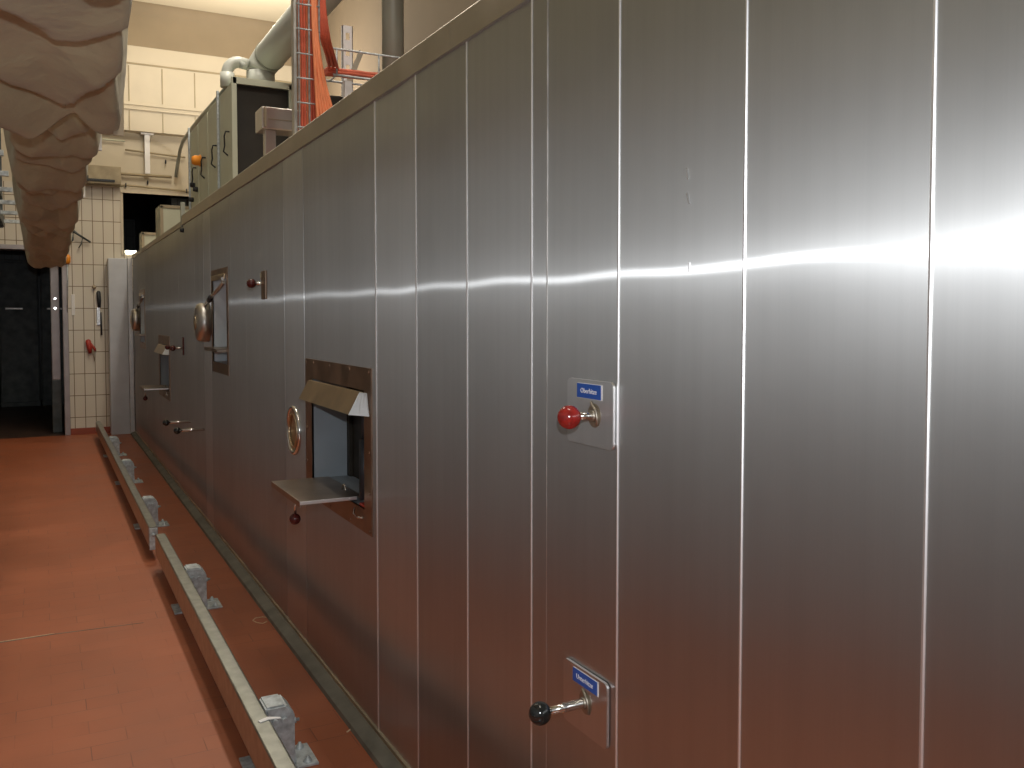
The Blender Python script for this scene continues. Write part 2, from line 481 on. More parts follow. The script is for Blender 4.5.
for k, y in enumerate(seams[1:-1]):
    if y > 3.9: continue
    bm = BM(); w = .0032 if y < 3.9 else .0016
    pr = [(FX+.004, y-w), (FX-.0012, y-w), (FX-.0030, y-w*.45), (FX-.0030, y+w*.45), (FX-.0012, y+w), (FX+.004, y+w)]
    prism(bm, pr, 'Z', BZ, TOPZ)
    obj('seam_strip', bm, 'steel_light' if y < 3.9 else 'steel', OV)
# faint welded line beside a seam
bm = BM(); prism(bm, [(FX+.002, 1.816), (FX-.0012, 1.817), (FX-.0012, 1.8185), (FX+.002, 1.8195)], 'Z', .4, TOPZ); obj('weld_line', bm, 'steel', OV)
for (y, z, dy, dz, w_) in ((1.302, 1.775, -.006, -.02, .0012), (1.300, 1.80, .004, .02, .0009), (1.295, 1.63, .0, .018, .0008)):
    bm = BM(); uq = [(y, z), (y+dy, z+dz), (y+dy+w_, z+dz), (y+w_, z)]
    prism(bm, uq, 'X', FX-.0032, FX-.0008); plabel(obj('scratch', bm, 'steel_light', OV), 'short bright scratch')
# carcass behind the sheets, roof, fascia, plinth
bm = BM()
box(bm, FX+.42, XR-.25, -1.1, OVEN_END, .05, 2.28)
box(bm, FX+.021, FX+.42, -1.1, OVEN_END, 2.2, 2.28)
obj('carcass', bm, 'cab_dk', OV)
bm = BM(); box(bm, FX+.02, XR-.25, -1.1, OVEN_END, 2.281, 2.30); obj('roof_deck', bm, 'steel_dark', OV)
def joint_fascia(y0, y1):
    bm = BM()
    # folded edge strip: front face with a small returned lip on top
    prism(bm, [(FX-.012, 2.306), (FX-.012, 2.384), (FX-.007, 2.390), (FX+.045, 2.390), (FX+.045, 2.378), (FX+.002, 2.378), (FX+.002, 2.306)], 'Y', y0+.001, y1-.001)
    obj('fascia', bm, 'fascia', OV)
for a, c_ in ((-1.1, 2.35), (2.35, 4.75), (4.75, 7.92)): joint_fascia(a, c_)
bm = BM(); prism(bm, [(FX-.010, 2.30), (FX-.010, 2.345), (FX+.03, 2.35), (FX+.03, 2.30)], 'Y', 7.93, OVEN_END); obj('fascia', bm, 'fascia', OV)
bm = BM(); box(bm, FX-.016, FX+.02, 7.90, 7.93, 2.29, 2.50, .003); obj('fascia_end_bracket', bm, 'duct_dk', OV)
bm = BM(); lathe(bm, [(.001, -.03), (.016, -.028), (.018, -.01), (.018, 0)], (FX, 7.86, 2.262), 'X', 16); obj('bolt', bm, 'rubber', OV)
bm = BM(); prism(bm, [(.988, 0), (.992, .018), (FX-.006, .036), (FX+.02, .036), (FX+.02, 0)], 'Y', -1.1, OVEN_END); obj('plinth', bm, 'plinth', OV)
bm = BM(); prism(bm, [(FX-.008, .034), (FX-.008, .05), (FX+.01, .05), (FX+.01, .034)], 'Y', -1.1, OVEN_END); plabel(obj('plinth_trim', bm, 'brass', OV), 'thin brassy edge strip above the plinth')

# --- inspection hatch with hood and tray
def rect_frame(bm, y0, y1, z0, z1, hole, x0, x1):
    a, b_, c, d = hole
    box(bm, x0, x1, y0, a, z0, z1); box(bm, x0, x1, b_, y1, z0, z1); box(bm, x0, x1, a, b_, d, z1); box(bm, x0, x1, a, b_, z0, c)

def hatch_with_hood():
    bm = BM(); rect_frame(bm, 3.078, 3.99, .745, 1.36, H1, FX-.006, FX+.004)
    for y in (3.10, 3.33, 3.60, 3.85, 3.965):
        for z in (1.345, .76): lathe(bm, [(.006, -.009), (.006, -.005)], (FX, y, z), 'X', 10)
    for z in (.9, 1.05, 1.2):
        for y in (3.10, 3.965): lathe(bm, [(.006, -.009), (.006, -.005)], (FX, y, z), 'X', 10)
    h = obj('hatch', bm, 'steel_dark', OV)
    # folded lining of the recess
    bm = BM(); a, b_, c, d = H1; XD = FX+.17
    box(bm, FX-.004, XD, b_, b_+.012, c-.01, d+.01); box(bm, FX-.004, XD, a-.012, a, c-.01, d+.01)
    box(bm, FX-.004, XD, a, b_, d, d+.012); box(bm, FX-.004, XD, a, b_, c-.012, c)
    obj('hatch_lining', bm, 'reveal', h)
    bm = BM(); box(bm, XD, XD+.012, a-.012, b_+.012, c-.012, d+.012); obj('hatch_glass', bm, 'glass_dark', h)
    bm = BM(); box(bm, XD-.016, XD, a, a+.05, c, d, .002); box(bm, XD-.016, XD, b_-.04, b_, c, d, .002); box(bm, XD-.016, XD, a, b_, d-.04, d, .002); obj('glass_frame', bm, 'glass_dark', h)
    # hood: sloping front, closed far end, gusset at the near end
    bm = BM(); y0, y1 = 3.17, 3.89
    ridge = (1.030, 1.266); lip = (.988, 1.187)
    prism(bm, [(FX-.006, 1.268), ridge, lip, (lip[0]+.003, lip[1]-.001), (ridge[0]+.003, ridge[1]-.006), (FX-.006, 1.262)], 'Y', y0, y1)
    prism(bm, [(FX-.006, 1.262), (ridge[0]+.002, ridge[1]-.004), (lip[0]+.003, lip[1]), (FX-.006, 1.18)], 'Y', y1-.003, y1)
    obj('hatch_hood', bm, 'brass', h)
    bm = BM()
    q = [(1.030, 3.171, 1.267), (FX-.009, 3.115, 1.268), (FX-.009, 3.09, 1.185), (.987, 3.169, 1.186)]
    m1 = [(a_+b_)/2 for a_, b_ in zip(q[0], q[1])]; m2 = [(a_+b_)/2 for a_, b_ in zip(q[3], q[2])]
    for P in ((q[0], m1, m2, q[3]), (m1, q[1], q[2], m2)):
        A = [bm.verts.new(p) for p in P]; B = [bm.verts.new((p[0]+.002, p[1]+.004, p[2])) for p in P]
        bm.faces.new(A); bm.faces.new(B[::-1])
        for i in range(4): bm.faces.new((A[i], B[i], B[(i+1) % 4], A[(i+1) % 4]))
    bmesh.ops.recalc_face_normals(bm, faces=bm.faces[:])
    plabel(obj('hood_end_plate', bm, 'lit_plate', h), 'pale folded end plate')  # end facing the flash; its brightness is put into the colour
    # tray
    bm = BM(); z = .857
    box(bm, .834, FX+.03, 3.285, 3.755, z-.004, z, .001)
    box(bm, .834, .838, 3.285, 3.755, z-.022, z-.002, .001)
    box(bm, .834, FX, 3.751, 3.755, z-.016, z-.002, .001)
    obj('hatch_tray', bm, 'tray', h)
    bm = BM(); box(bm, .834, FX+.005, 3.279, 3.2845, z-.012, z+.001, .001); obj('tray_lip', bm, 'steel_light', h)
    bm = BM(); tube(bm, arc((FX-.01, 3.40, .862), .022, 0, PI, 10, 'YZ'), .004, 8); obj('tray_hinge', bm, 'chrome', h)
    # hanging ball handle
    bm = BM(); tube(bm, [(.865, 3.47, .85), (.863, 3.47, .77)], .005, 10); obj('drop_rod', bm, 'chrome', h)
    bm = BM(); ball(bm, (.862, 3.47, .752), .022); obj('ball_knob', bm, 'dred_ball', h)
    # black gas spring in the recess and its red foot
    bm = BM(); tube(bm, [(FX+.026, 3.255, .85), (FX+.028, 3.262, 1.08)], .020, 14); tube(bm, [(FX+.028, 3.262, 1.08), (FX+.03, 3.268, 1.255)], .009, 10)
    obj('gas_spring', bm, 'rubber', h)
    bm = BM(); box(bm, FX+.0, FX+.06, 3.17, 3.24, .832, .842, .002); obj('spring_foot', bm, 'red', h)
    bm = BM(); tube(bm, [(FX-.012, 3.16, .80), (FX-.02, 3.20, .795), (FX-.02, 3.25, .797), (FX-.012, 3.26, .82)], .004, 8); obj('catch_hook', bm, 'chrome', h)
    return h
HA = hatch_with_hood()
copy_tree(HA, D3, OV)
# round sight ring beside the hatch
def sight(yc, zc, R):
    bm = BM(); ring(bm, (FX-.008, yc, zc), R, .010, 'X', 44, 12); s = obj('sight_ring', bm, 'chrome', OV)
    bm = BM(); lathe(bm, [(R-.012, -.002), (R-.012, .004)], (FX-.003, yc, zc), 'X', 36); obj('sight_glass', bm, 'brass', s)
    bm = BM(); ring(bm, (FX-.012, yc, zc), R-.03, .006, 'X', 36, 8); obj('inner_ring', bm, 'brass', s)
    return s
sight(4.20, 1.008, .108)

def hatch_with_drum():
    bm = BM(); rect_frame(bm, H2[0]-.05, H2[1]+.05, H2[2]-.07, H2[3]+.05, H2, FX-.005, FX+.004)
    h = obj('hatch', bm, 'steel_dark', OV)
    a, b_, c, d = H2; XD = FX+.17
    bm = BM()
    box(bm, FX-.004, XD, b_, b_+.012, c-.01, d+.01); box(bm, FX-.004, XD, a-.012, a, c-.01, d+.01)
    box(bm, FX-.004, XD, a, b_, d, d+.012); box(bm, FX-.004, XD, a, b_, c-.012, c); obj('hatch_lining', bm, 'lit_plate', h)  # lit look of the lining is put into its colour
    bm = BM(); box(bm, XD, XD+.012, a-.012, b_+.012, c-.012, d+.012); obj('hatch_glass', bm, 'glass_dark', h)
    bm = BM(); lathe(bm, [(.06, -.092), (.10, -.09), (.128, -.078), (.138, -.055), (.14, 0)], (FX, 6.66, 1.505), 'X', 40); obj('round_cover', bm, 'steel', h)
    bm = BM(); lathe(bm, [(.05, -.097), (.05, -.091)], (FX, 6.66, 1.505), 'X', 30); obj('cover_boss', bm, 'brass', h)
    bm = BM(); z = 1.335
    box(bm, .985, FX+.1, 5.95, 6.46, z-.004, z, .001); box(bm, .985, .989, 5.95, 6.46, z-.02, z, .001); box(bm, .985, FX, 5.95, 5.954, z-.02, z, .001); obj('hatch_tray', bm, 'tray', h)
    bm = BM(); box(bm, FX-.03, FX-.012, 5.96, 5.975, 1.78, 1.80)
    tube(bm, [(FX-.012, 5.97, 1.77), (FX-.03, 6.60, 1.63)], .012, 10); obj('stay_arm', bm, 'steel', h)
    bm = BM(); tube(bm, [(FX-.026, 6.38, 1.68), (FX-.028, 6.46, 1.66)], .018, 10); obj('arm_grip', bm, 'rubber', h)
    bm = BM(); box(bm, FX-.016, FX-.005, 5.95, 6.46, 1.79, 1.825, .004); obj('hatch_hood', bm, 'brass', h)
    return h
HB = hatch_with_drum(); copy_tree(HB, D4, OV)

# --- draught levers
def lever(y, z, xball, rod, br, knob, plate=None, sign=None, coil=False, zb=None, rr=.0085):
    zb = z if zb is None else zb
    bm = BM()
    tube(bm, [(FX+.003, y, z), (xball+br*.7, y, zb)], rr, 16)
    if coil:
        n = 14; L = FX-.02-(xball+br+.03)
        for i in range(n):
            x = xball+br+.03+L*i/n; tube(bm, [(x, y, z+(zb-z)*.6), (x+L/n*.55, y, z+(zb-z)*.6)], rr*1.22, 14)
    tube(bm, [(xball+br*.8, y, zb), (xball+br*1.5, y, zb)], rr*.8, 12)
    p = obj('draught_lever', bm, rod, OV)
    bm = BM(); ball(bm, (xball, y, zb), br); obj('ball_knob', bm, knob, p)
    if plate:
        y0, y1, z0, z1 = plate; bm = BM(); r = .012
        pts = []
        for cy, cz, a in ((y1-r, z1-r, 0), (y0+r, z1-r, PI/2), (y0+r, z0+r, PI), (y1-r, z0+r, 1.5*PI)):
            for i in range(6): pts.append((cy+r*math.cos(a+i*PI/10), cz+r*math.sin(a+i*PI/10)))
        prism(bm, pts, 'X', FX-.010, FX-.0035)
        for f in bm.faces:
            if abs(f.normal.x) < .5: f.material_index = 1
        obj('mounting_plate', bm, ['panel', 'steel_light'], p)
        bm = BM(); lathe(bm, [(.026, -.0105), (.026, -.009)], (FX, y, z), 'X', 28)
        tube(bm, [(FX-.012, y+.01, z+.028), (FX-.013, y-.012, z+.008), (FX-.012, y-.016, z-.02)], .0035, 8)
        lathe(bm, [(.013, -.02), (.013, -.009)], (FX, y, z), 'X', 6)
        obj('lever_bush', bm, 'fascia', p)
    if sign:
        s, (y0, y1, z0, z1) = sign; bm = BM()
        box(bm, FX-.0112, FX-.0092, y0, y1, z0, z1, mi=1); box(bm, FX-.0122, FX-.0113, y0+.004, y1, z0+.001, z1-.001, mi=0)
        text_bm(bm, s, .0155, (FX-.0126, (y0+y1)/2+.002, (z0+z1)/2), (0, -1, 0), (0, 0, 1), 1)
        obj('sign_label', bm, ['blue', 'white'], p)
    return p
lever(1.597, 1.337, .977, 'chrome', .0255, 'red_ball', (1.527, 1.708, 1.27, 1.412), ('Oberhitze', (1.566, 1.664, 1.371, 1.404)))
lever(1.628, .700, .925, 'chrome', .0245, 'black_ball', (1.545, 1.722, .628, .770), ('Unterhitze', (1.576, 1.678, .732, .764)), coil=True)
lever(4.80, 1.722, .975, 'chrome', .025, 'dred_ball')
bm = BM(); box(bm, FX-.012, FX-.001, 4.76, 4.86, 1.64, 1.79, .002); obj('lever_plate', bm, 'steel_dark', OV)
lever(7.95, 1.28, .96, 'steel', .025, 'dred_ball', None)
lever(8.35, 1.275, .965, 'chrome', .022, 'dred_ball', None)
lever(6.93, .705, .86, 'chrome', .026, 'black_ball', None, rr=.011)
lever(7.62, .69, .86, 'chrome', .026, 'black_ball', None, rr=.011)
bm = BM(); box(bm, FX-.012, FX-.001, 7.93, 7.98, 1.22, 1.37, .002); obj('lever_plate', bm, 'dred_ball', OV)
bm = BM(); tube(bm, [(FX-.001, 4.86, 1.66), (FX-.01, 4.86, 1.78)], .006, 8); obj('pointer_rod', bm, 'chrome', OV)

# ------------------------------------------------------------------ guard rails in front of the oven
def guard_rail(label, x0, x1, y0, y1, zt, zb, posts, endcap):
    g = thing('guard_rail', label, 'guard rail', ((x0+x1)/2, (y0+y1)/2, 0), 'low steel guard rails along the oven foot')
    bm = BM()
    # rectangular hollow rail with rounded corners
    r = .008; pts = []
    for cx, cz, a in ((x1-r, zt-r, 0), (x0+r, zt-r, PI/2), (x0+r, zb+r, PI), (x1-r, zb+r, 1.5*PI)):
        for i in range(5): pts.append((cx+r*math.cos(a+i*PI/8), cz+r*math.sin(a+i*PI/8)))
    prism(bm, pts, 'Y', y0, y1); obj('rail_beam', bm, 'rail', g)
    for py in posts:
        bm = BM()
        # bent bracket: front web, chamfered sides, hollow towards the oven
        w = .055; xa, xb = x1+.001, x1+.10; ztp = zt+.004; t = .007
        side = [(xa, .009), (xb+.006, .009), (xb, .06), (xb, ztp-.035), (xb-.03, ztp), (xa, ztp)]
        prism(bm, side, 'Y', py-w, py+w)
        bmesh.ops.bevel(bm, geom=bm.edges[:], offset=.006, segments=2, affect='EDGES')
        p = obj('bracket', bm, 'galv', g)
        bm = BM(); box(bm, x0-.005, x1+.175, py-.08, py+.08, 0, .009, .002); obj('foot_plate', bm, 'galv', p)
        for yy in (py-.055, py+.055):
            bm = BM(); lathe(bm, [(.016, .009), (.016, .012), (.011, .012), (.011, .020), (.006, .020), (.006, .028), (.001, .028)], (x1+.142, yy, 0), 'Z', 12); obj('bolt', bm, 'galv', p)
        bm = BM(); lathe(bm, [(.011, 0), (.011, .010), (.006, .010), (.006, .022)], (xb+.0005, py-.02, ztp-.075), 'X', 8); obj('bolt', bm, 'galv', p)
        for xx in (xa+.03, xa+.062): bm = BM(); lathe(bm, [(.010, -.012), (.010, 0)], (xx, py-w-.0005, ztp-.05), 'Y', 8); obj('bolt', bm, 'galv', p)
    if endcap:
        bm = BM(); box(bm, x0+.004, x1-.004, y0-.006, y0-.0005, zb-.02, zt-.008, .002); obj('end_cap', bm, 'galv', g)
        bm = BM(); lathe(bm, [(.001, -.018), (.01, -.017), (.01, 0)], ((x0+x1)/2, y0-.0065, zt-.05), 'Y', 8); obj('bolt', bm, 'galv', g)
    return g
guard_rail('nearer low galvanised guard rail on the red floor, cut by the bottom edge', .580, .640, -.3, 5.78, .218, .085, [1.2, 3.06, 4.93], False)
guard_rail('farther low guard rail running to the tiled wall behind the nearer rail', .566, .622, 6.02, 12.45, .212, .085, [7.02, 8.95, 10.75], True)
# pale plastic scraps lying about
bm = BM(); prism(bm, [(.600, 2.93), (.634, 2.945), (.670, 2.925), (.672, 2.915), (.635, 2.925), (.603, 2.915)], 'Z', .219, .2215)
tag(obj('paper_scrap', bm, 'white', None, (.63, 2.93, .22)), 'small white torn scrap lying on top of the nearer guard rail', 'scrap')

def curl(name, pts, r, mat, label, cat):
    bm = BM(); tube(bm, pts, r, 8); bmesh.ops.scale(bm, vec=(1, 1, .5), verts=bm.verts[:]); 
    return tag(obj(name, bm, mat, None, pts[0]), label, cat)
curl('string_scrap', [(.975, 4.52, .004), (.95, 4.50, .004), (.925, 4.53, .004), (.915, 4.57, .004), (.935, 4.60, .004), (.97, 4.60, .004), (.985, 4.585, .004)], .0035, 'chalk', 'pale curled bit of string on the red tiles between rail and oven', 'scrap')
curl('crumb_scrap', [(1.01, 3.17, .004), (.99, 3.18, .004), (.972, 3.165, .004)], .004, 'chalk', 'tiny pale crumb on the red tiles close to the oven plinth', 'scrap')
# worn expansion joint across the tiles
bm = BM(); prism(bm, [(XL, 4.79), (.0, 4.83), (.42, 4.80), (.42, 4.795), (.0, 4.822), (XL, 4.782)], 'Z', .0002, .0012); struct('trim_7', bm, 'plinth')
bm = BM(); prism(bm, [(XL, 4.806), (.0, 4.838), (.02, 4.838), (.0, 4.832), (XL, 4.798)], 'Z', .0002, .0012); struct('trim_8', bm, 'chalk')

# ------------------------------------------------------------------ canvas hanging under the conveyor
def smooth(t): return t*t*(3-2*t)
def saw(t):
    t = t % 1.0
    return smooth(t/.82) if t < .82 else smooth((1-t)/.18)
def canvas(n, y0, y1, xc, w, zb0, zb1, rise, lam, amp, kx, ph, ny, nx=64, seed=0, apex=.35, box_=.62, dx=0., crumple=0., wob=.35):
    """a sagging trough of cloth with V-shaped gathered folds"""
    bm = BM(); V = []
    for i in range(ny+1):
        y = y0+(y1-y0)*i/ny; row = []; xk = xc+dx*(1-i/ny); zb = zb0+(zb1-zb0)*i/ny
        for j in range(nx+1):
            s = -1+2*j/nx                         # across the cloth, rim to rim
            e = max(0, (abs(s)-box_)/(1-box_))
            x = xk+w*(1 if s > 0 else -1)*(min(abs(s), box_)/box_*.93+.07*math.sin(e*PI/2)); z = zb+rise*e**1.15
            ap = apex+wob*math.sin(2.6*y+seed)+.3*wob*math.sin(6.1*y); u = (y+kx*(.85+.3*math.sin(1.7*y+.4*seed))*abs(s-ap)+ph+.07*math.sin(2.3*y+seed)+.03*math.sin(4*s+1.3*y))/lam
            f = saw(u); k = int(math.floor(u)); vv = (math.sin(k*12.9898+seed)*43758.5) % 1
            A = amp*(.6+.7*vv); side = smooth(min(1, max(0, (abs(s)-.45)/.4)))
            sg = 1 if s > 0 else -1
            z -= A*f*(1-.6*side)
            x += A*.5*(f-.5)*side*sg
            yy = y + A*.8*f
            z += (.010*math.sin(5*s+3*u+seed)+.006*math.sin(9*s-4*u))*(1-side)
            if crumple:
                z += crumple*(abs(math.sin(4.1*y+3.3*s+seed))+.6*abs(math.sin(9.3*y-5.2*s)))-crumple*.8
                x += crumple*.9*math.sin(3.7*y+2*seed)*side
            row.append(bm.verts.new((x, yy, z)))
        V.append(row)
    for i in range(ny):
        for j in range(nx):
            f = bm.faces.new((V[i][j], V[i][j+1], V[i+1][j+1], V[i+1][j])); f.smooth = True
    return bm
CV = thing('canvas_cover', 'brown folded canvas cover sagging below the overhead frame at top left', 'canvas cover', (0, 4, 2.2))
def add_canvas(n, *a, **k):
    o = obj(n, canvas(n, *a, **k), 'cloth', CV)
    md = o.modifiers.new('thickness', 'SOLIDIFY'); md.thickness = .003
    return o
add_canvas('canvas_sheet', 1.0, 3.58, -.04, .31, 2.36, 2.345, .60, .60, .115, .92, .26, 320, seed=3, apex=.38, dx=-.12, wob=.2, crumple=.014)
add_canvas('canvas_sheet', 3.75, 10.9, .055, .17, 2.43, 2.20, .42, .47, .125, .30, .1, 620, seed=8, apex=.1, crumple=.024)
# hem strip at the far end of the near sheet
bm = BM(); prism(bm, [(.245, 2.225), (.282, 2.225), (.290, 2.95), (.252, 2.95)], 'Y', 3.66, 3.666); plabel(obj('canvas_hem', bm, 'hem', CV), 'vertical stitched hem')
# clips holding the canvas
for (x, y, z) in ((.262, 5.2, 2.47), (.262, 7.3, 2.47)):
    bm = BM(); box(bm, x, x+.03, y-.01, y+.01, z-.05, z+.06, .003); obj('clip', bm, 'white', CV)

# overhead conveyor frame that carries the canvas
OF = thing('overhead_frame', 'dark steel overhead conveyor frame at the left edge beside the canvas', 'frame', (-.6, 6, 2.3))
for x in (-.98, -.42):
    bm = BM(); box(bm, x-.03, x+.03, 4.0, 12.4, 2.62, 2.74, .004); obj('side_rail', bm, 'dark_steel', OF)
    bm = BM(); box(bm, x-.02, x+.02, 4.0, 12.4, 2.95, 3.0, .004); obj('side_rail', bm, 'dark_steel', OF)
for k in range(9):
    y = 4.1+k*1.02
    bm = BM(); box(bm, -.98, -.22, y-.02, y+.02, 2.66, 2.70, .003); obj('cross_bar', bm, 'galv', OF)
for k in range(5):
    for x in (-.98, -.42):
        y = 4.1+k*2.04; bm = BM(); box(bm, x-.02, x+.02, y-.02, y+.02, 2.6, CE-.002 if False else CE, .003); obj('hanger', bm, 'dark_steel', OF)
bm = BM(); tube(bm, [(-.36, 2.6, 2.3), (-.36, 2.6, 2.42)], .02, 12); tube(bm, [(-.36, 2.6, 2.42), (-.36, 2.6, CE)], .006, 8)
tag(obj('pull_cord', bm, 'white', None, (-.36, 2.6, 2.3)), 'white pull cord grip hanging beside the canvas at the left edge', 'cord')
# canvas rods so the cloth hangs from something
for x in (-.33, .27):
    bm = BM(); tube(bm, [(x, 1.1, 3.0), (x, 3.75, 3.0)], .012, 10); obj('canvas_rod', bm, 'galv', OF)
for x in (-.18, .24):
    bm = BM(); tube(bm, [(x, 3.75, 2.86), (x, 11.4, 2.86)], .012, 10); obj('canvas_rod', bm, 'galv', OF)

# ------------------------------------------------------------------ things on top of the oven
RZ = 2.30
# grey-green control cabinet, open end
CB = thing('control_cabinet', 'tall grey-green control cabinet on the oven roof with an open dark end', 'cabinet', (1.45, 7.6, RZ))
cx0, cx1, cy0, cy1, cz1 = 1.225, 1.66, 6.6, 8.66, 3.24
bm = BM(); box(bm, cx0+.012, cx1, cy0+.6, cy1, RZ, cz1-.02); box(bm, cx0+.012, cx0+.03, cy0, cy0+.6, RZ, cz1); box(bm, cx1-.02, cx1, cy0, cy0+.6, RZ, cz1); box(bm, cx0+.012, cx1, cy0, cy0+.6, cz1-.02, cz1)
obj('cabinet_body', bm, 'cab', CB)
bm = BM(); box(bm, cx0+.035, cx1-.03, cy0+.05, cy0+.6, RZ+.001, cz1-.03); obj('interior_shade_block', bm, 'cab_dk', CB)  # solid near-black block, the shade inside put into its colour
bm = BM(); box(bm, cx0-.008, cx0+.028, cy0-.01, cy0+.012, RZ, cz1+.012, .002); box(bm, cx1-.035, cx1, cy0-.01, cy0+.012, RZ, cz1, .002); box(bm, cx0, cx1, cy0-.01, cy0+.012, cz1-.035, cz1+.012, .002)
obj('end_frame', bm, 'cab', CB)
for k, (ya, yb) in enumerate(((6.62, 7.13), (7.16, 7.66), (7.69, 8.17), (8.20, 8.65))):
    bm = BM(); box(bm, cx0-.002, cx0+.011, ya, yb, RZ+.02, cz1-.02, .003); d = obj('cabinet_door', bm, 'cab', CB)
    bm = BM(); yy = ya+.10; zz = 2.885-.01*k
    tube(bm, [(cx0-.003, yy, zz), (cx0-.03, yy, zz), (cx0-.035, yy+.03, zz-.03), (cx0-.025, yy+.07, zz-.09), (cx0-.03, yy+.09, zz-.13), (cx0-.003, yy+.07, zz-.16)], .006, 8); obj('door_handle', bm, 'rubber', d)
for y in (7.145, 8.66):
    bm = BM(); box(bm, cx0-.018, cx0-.003, y-.018, y+.018, RZ, cz1+.03, .003); obj('corner_post', bm, 'galv', CB)
bm = BM(); lathe(bm, [(.001, -.075), (.03, -.07), (.042, -.05), (.042, -.012), (.05, -.01), (.05, 0)], (cx0-.022, 7.93, 2.86), 'X', 24); plabel(obj('warning_lamp', bm, 'orange', CB), 'round orange signal lamp')
for (y, z) in ((8.25, 2.66), (8.42, 2.72), (8.5, 2.6)):
    bm = BM(); lathe(bm, [(.018, -.04), (.022, -.02), (.022, 0)], (cx0-.001, y, z), 'X', 14); obj('cable_gland', bm, 'rubber', CB)
# conduit that climbs from the cabinet corner to the wall
bm = BM(); tube(bm, [(1.267, 7.0, 3.275), (1.33, 8.0, 3.37), (1.40, 9.0, 3.48), (1.56, 11.0, 3.71), (1.64, 12.2, 3.80), (1.655, 12.6, 3.76), (1.64, 12.78, 3.58), (1.62, 12.8, 3.42)], .022, 12)
tag(obj('conduit', bm, 'duct_dk', None, (1.15, 8, 3.3)), 'grey conduit curving from the cabinet top towards the back wall', 'pipe')
# ventilation duct
DU = thing('ventilation_duct', 'thick grey round duct rising diagonally from the cabinet top', 'duct', (1.55, 6.85, cz1))
P0 = Vector((1.545, 6.92, 3.50)); P1 = Vector((1.672, 5.8, 3.668))
bm = BM(); tube(bm, [(1.50, 6.95, cz1+.013), (1.50, 6.95, 3.40)], .105, 32); obj('duct_stub', bm, 'duct', DU)
d = (P1-P0).normalized()
bm = BM(); tube(bm, [(1.50, 6.95, 3.401), (1.507, 6.947, 3.44), P0, P0+d*.08, P0+d*2.6], [.105, .108, .112, .112, .112], 32); obj('duct_run', bm, 'duct', DU)
bm = BM(); tube(bm, [P0+d*.06, P0+d*.075], .117, 32); obj('duct_collar', bm, 'duct_dk', DU)
bm = BM(); tube(bm, [(1.40, 6.93, 3.44), (1.34, 6.93, 3.45)]+arc((1.34, 6.93, 3.36), .09, PI/2, PI, 8)+[(1.25, 6.93, 3.27)], .042, 20); obj('bypass_pipe', bm, 'duct', DU)
bm = BM(); tube(bm, [(1.25, 6.93, 3.253), (1.25, 6.93, 3.36)], .052, 20); obj('pipe_socket', bm, 'duct', DU)
# upright pipe at right
bm = BM(); tube(bm, [(1.845, 5.0, RZ), (1.845, 5.0, CE)], .064, 24)
tag(obj('upright_pipe', bm, 'duct_dk', None, (1.845, 5.0, RZ)), 'dark green-grey upright pipe behind the oven top, nearest pipe at right', 'pipe')
# perforated strut with a bracket
ST = thing('perforated_strut', 'white perforated strut standing behind the red cables', 'strut', (1.52, 5.0, RZ))
bm = BM(); sx = 1.535
prof_y = 4.98
holes = [2.42+.09*i for i in range(10)]
z = RZ
box(bm, sx, sx+.018, prof_y, prof_y+.004, RZ, 3.20); box(bm, sx+.042, sx+.06, prof_y, prof_y+.004, RZ, 3.20)
zp = RZ
for h in holes:
    if h+.02 > 3.19: break
    box(bm, sx+.018, sx+.042, prof_y, prof_y+.004, zp, h-.02); zp = h+.02
box(bm, sx+.018, sx+.042, prof_y, prof_y+.004, zp, 3.20)
box(bm, sx, sx+.004, prof_y, prof_y+.03, RZ, 3.20); box(bm, sx+.056, sx+.06, prof_y, prof_y+.03, RZ, 3.20)
obj('slotted_channel', bm, 'white', ST)
bm = BM(); prism(bm, [(sx+.01, 2.87), (sx+.035, 2.85), (sx+.115, 3.05), (sx+.095, 3.07)], 'Y', prof_y-.02, prof_y-.006); obj('diagonal_arm', bm, 'fascia', ST)

# cable ladder and cables
LD = thing('cable_ladder', 'narrow wire cable ladder standing upright on the oven edge', 'cable ladder', (1.16, 4.35, RZ))
ly = 4.35
for x in (1.122, 1.172, 1.222):
    bm = BM(); tube(bm, [(x, ly, RZ), (x+.004, ly, 4.6)], .005, 8); obj('ladder_wire', bm, 'galv', LD)
bm = BM(); box(bm, 1.098, 1.112, ly, ly+.05, RZ, 4.6, .002); plabel(obj('ladder_rail', bm, 'steel', LD), 'flat side rail')
for k in range(19):
    bm = BM(); z = RZ+.05+k*.118; tube(bm, [(1.11, ly-.006, z), (1.226, ly-.006, z)], .004, 8); obj('rung', bm, 'galv', LD)
def cable(pts, r, mat, label, grp, n=40):
    P = [Vector(p) for p in pts]; out = []
    m = len(P)
    for i in range(m-1):
        p0, p1, p2, p3 = P[max(i-1, 0)], P[i], P[i+1], P[min(i+2, m-1)]
        for k in range(8):
            t = k/8
            out.append(.5*((2*p1)+(-p0+p2)*t+(2*p0-5*p1+4*p2-p3)*t*t+(-p0+3*p1-3*p2+p3)*t**3))
    out.append(P[-1])
    bm = BM(); tube(bm, out, r, 8)
    return tag(obj('cable', bm, mat, None, P[0]), label, 'cable', grp)
rc = random.Random(4)
for k in range(7):
    x = 1.128+.0145*k
    a = rc.uniform(-.006, .006)
    cable([(x+a, ly+.025, RZ+.002), (x-a, ly+.03, 2.8), (x+a*1.2, ly+.022+.006*(k % 2), 3.3), (x-a, ly+.03, 3.9), (x, ly+.025, 4.6)], .007, 'cable_r' if k % 3 else 'cable_o',
          'orange-red cable running straight up behind the cable ladder wires', 'cables tied to the cable ladder')
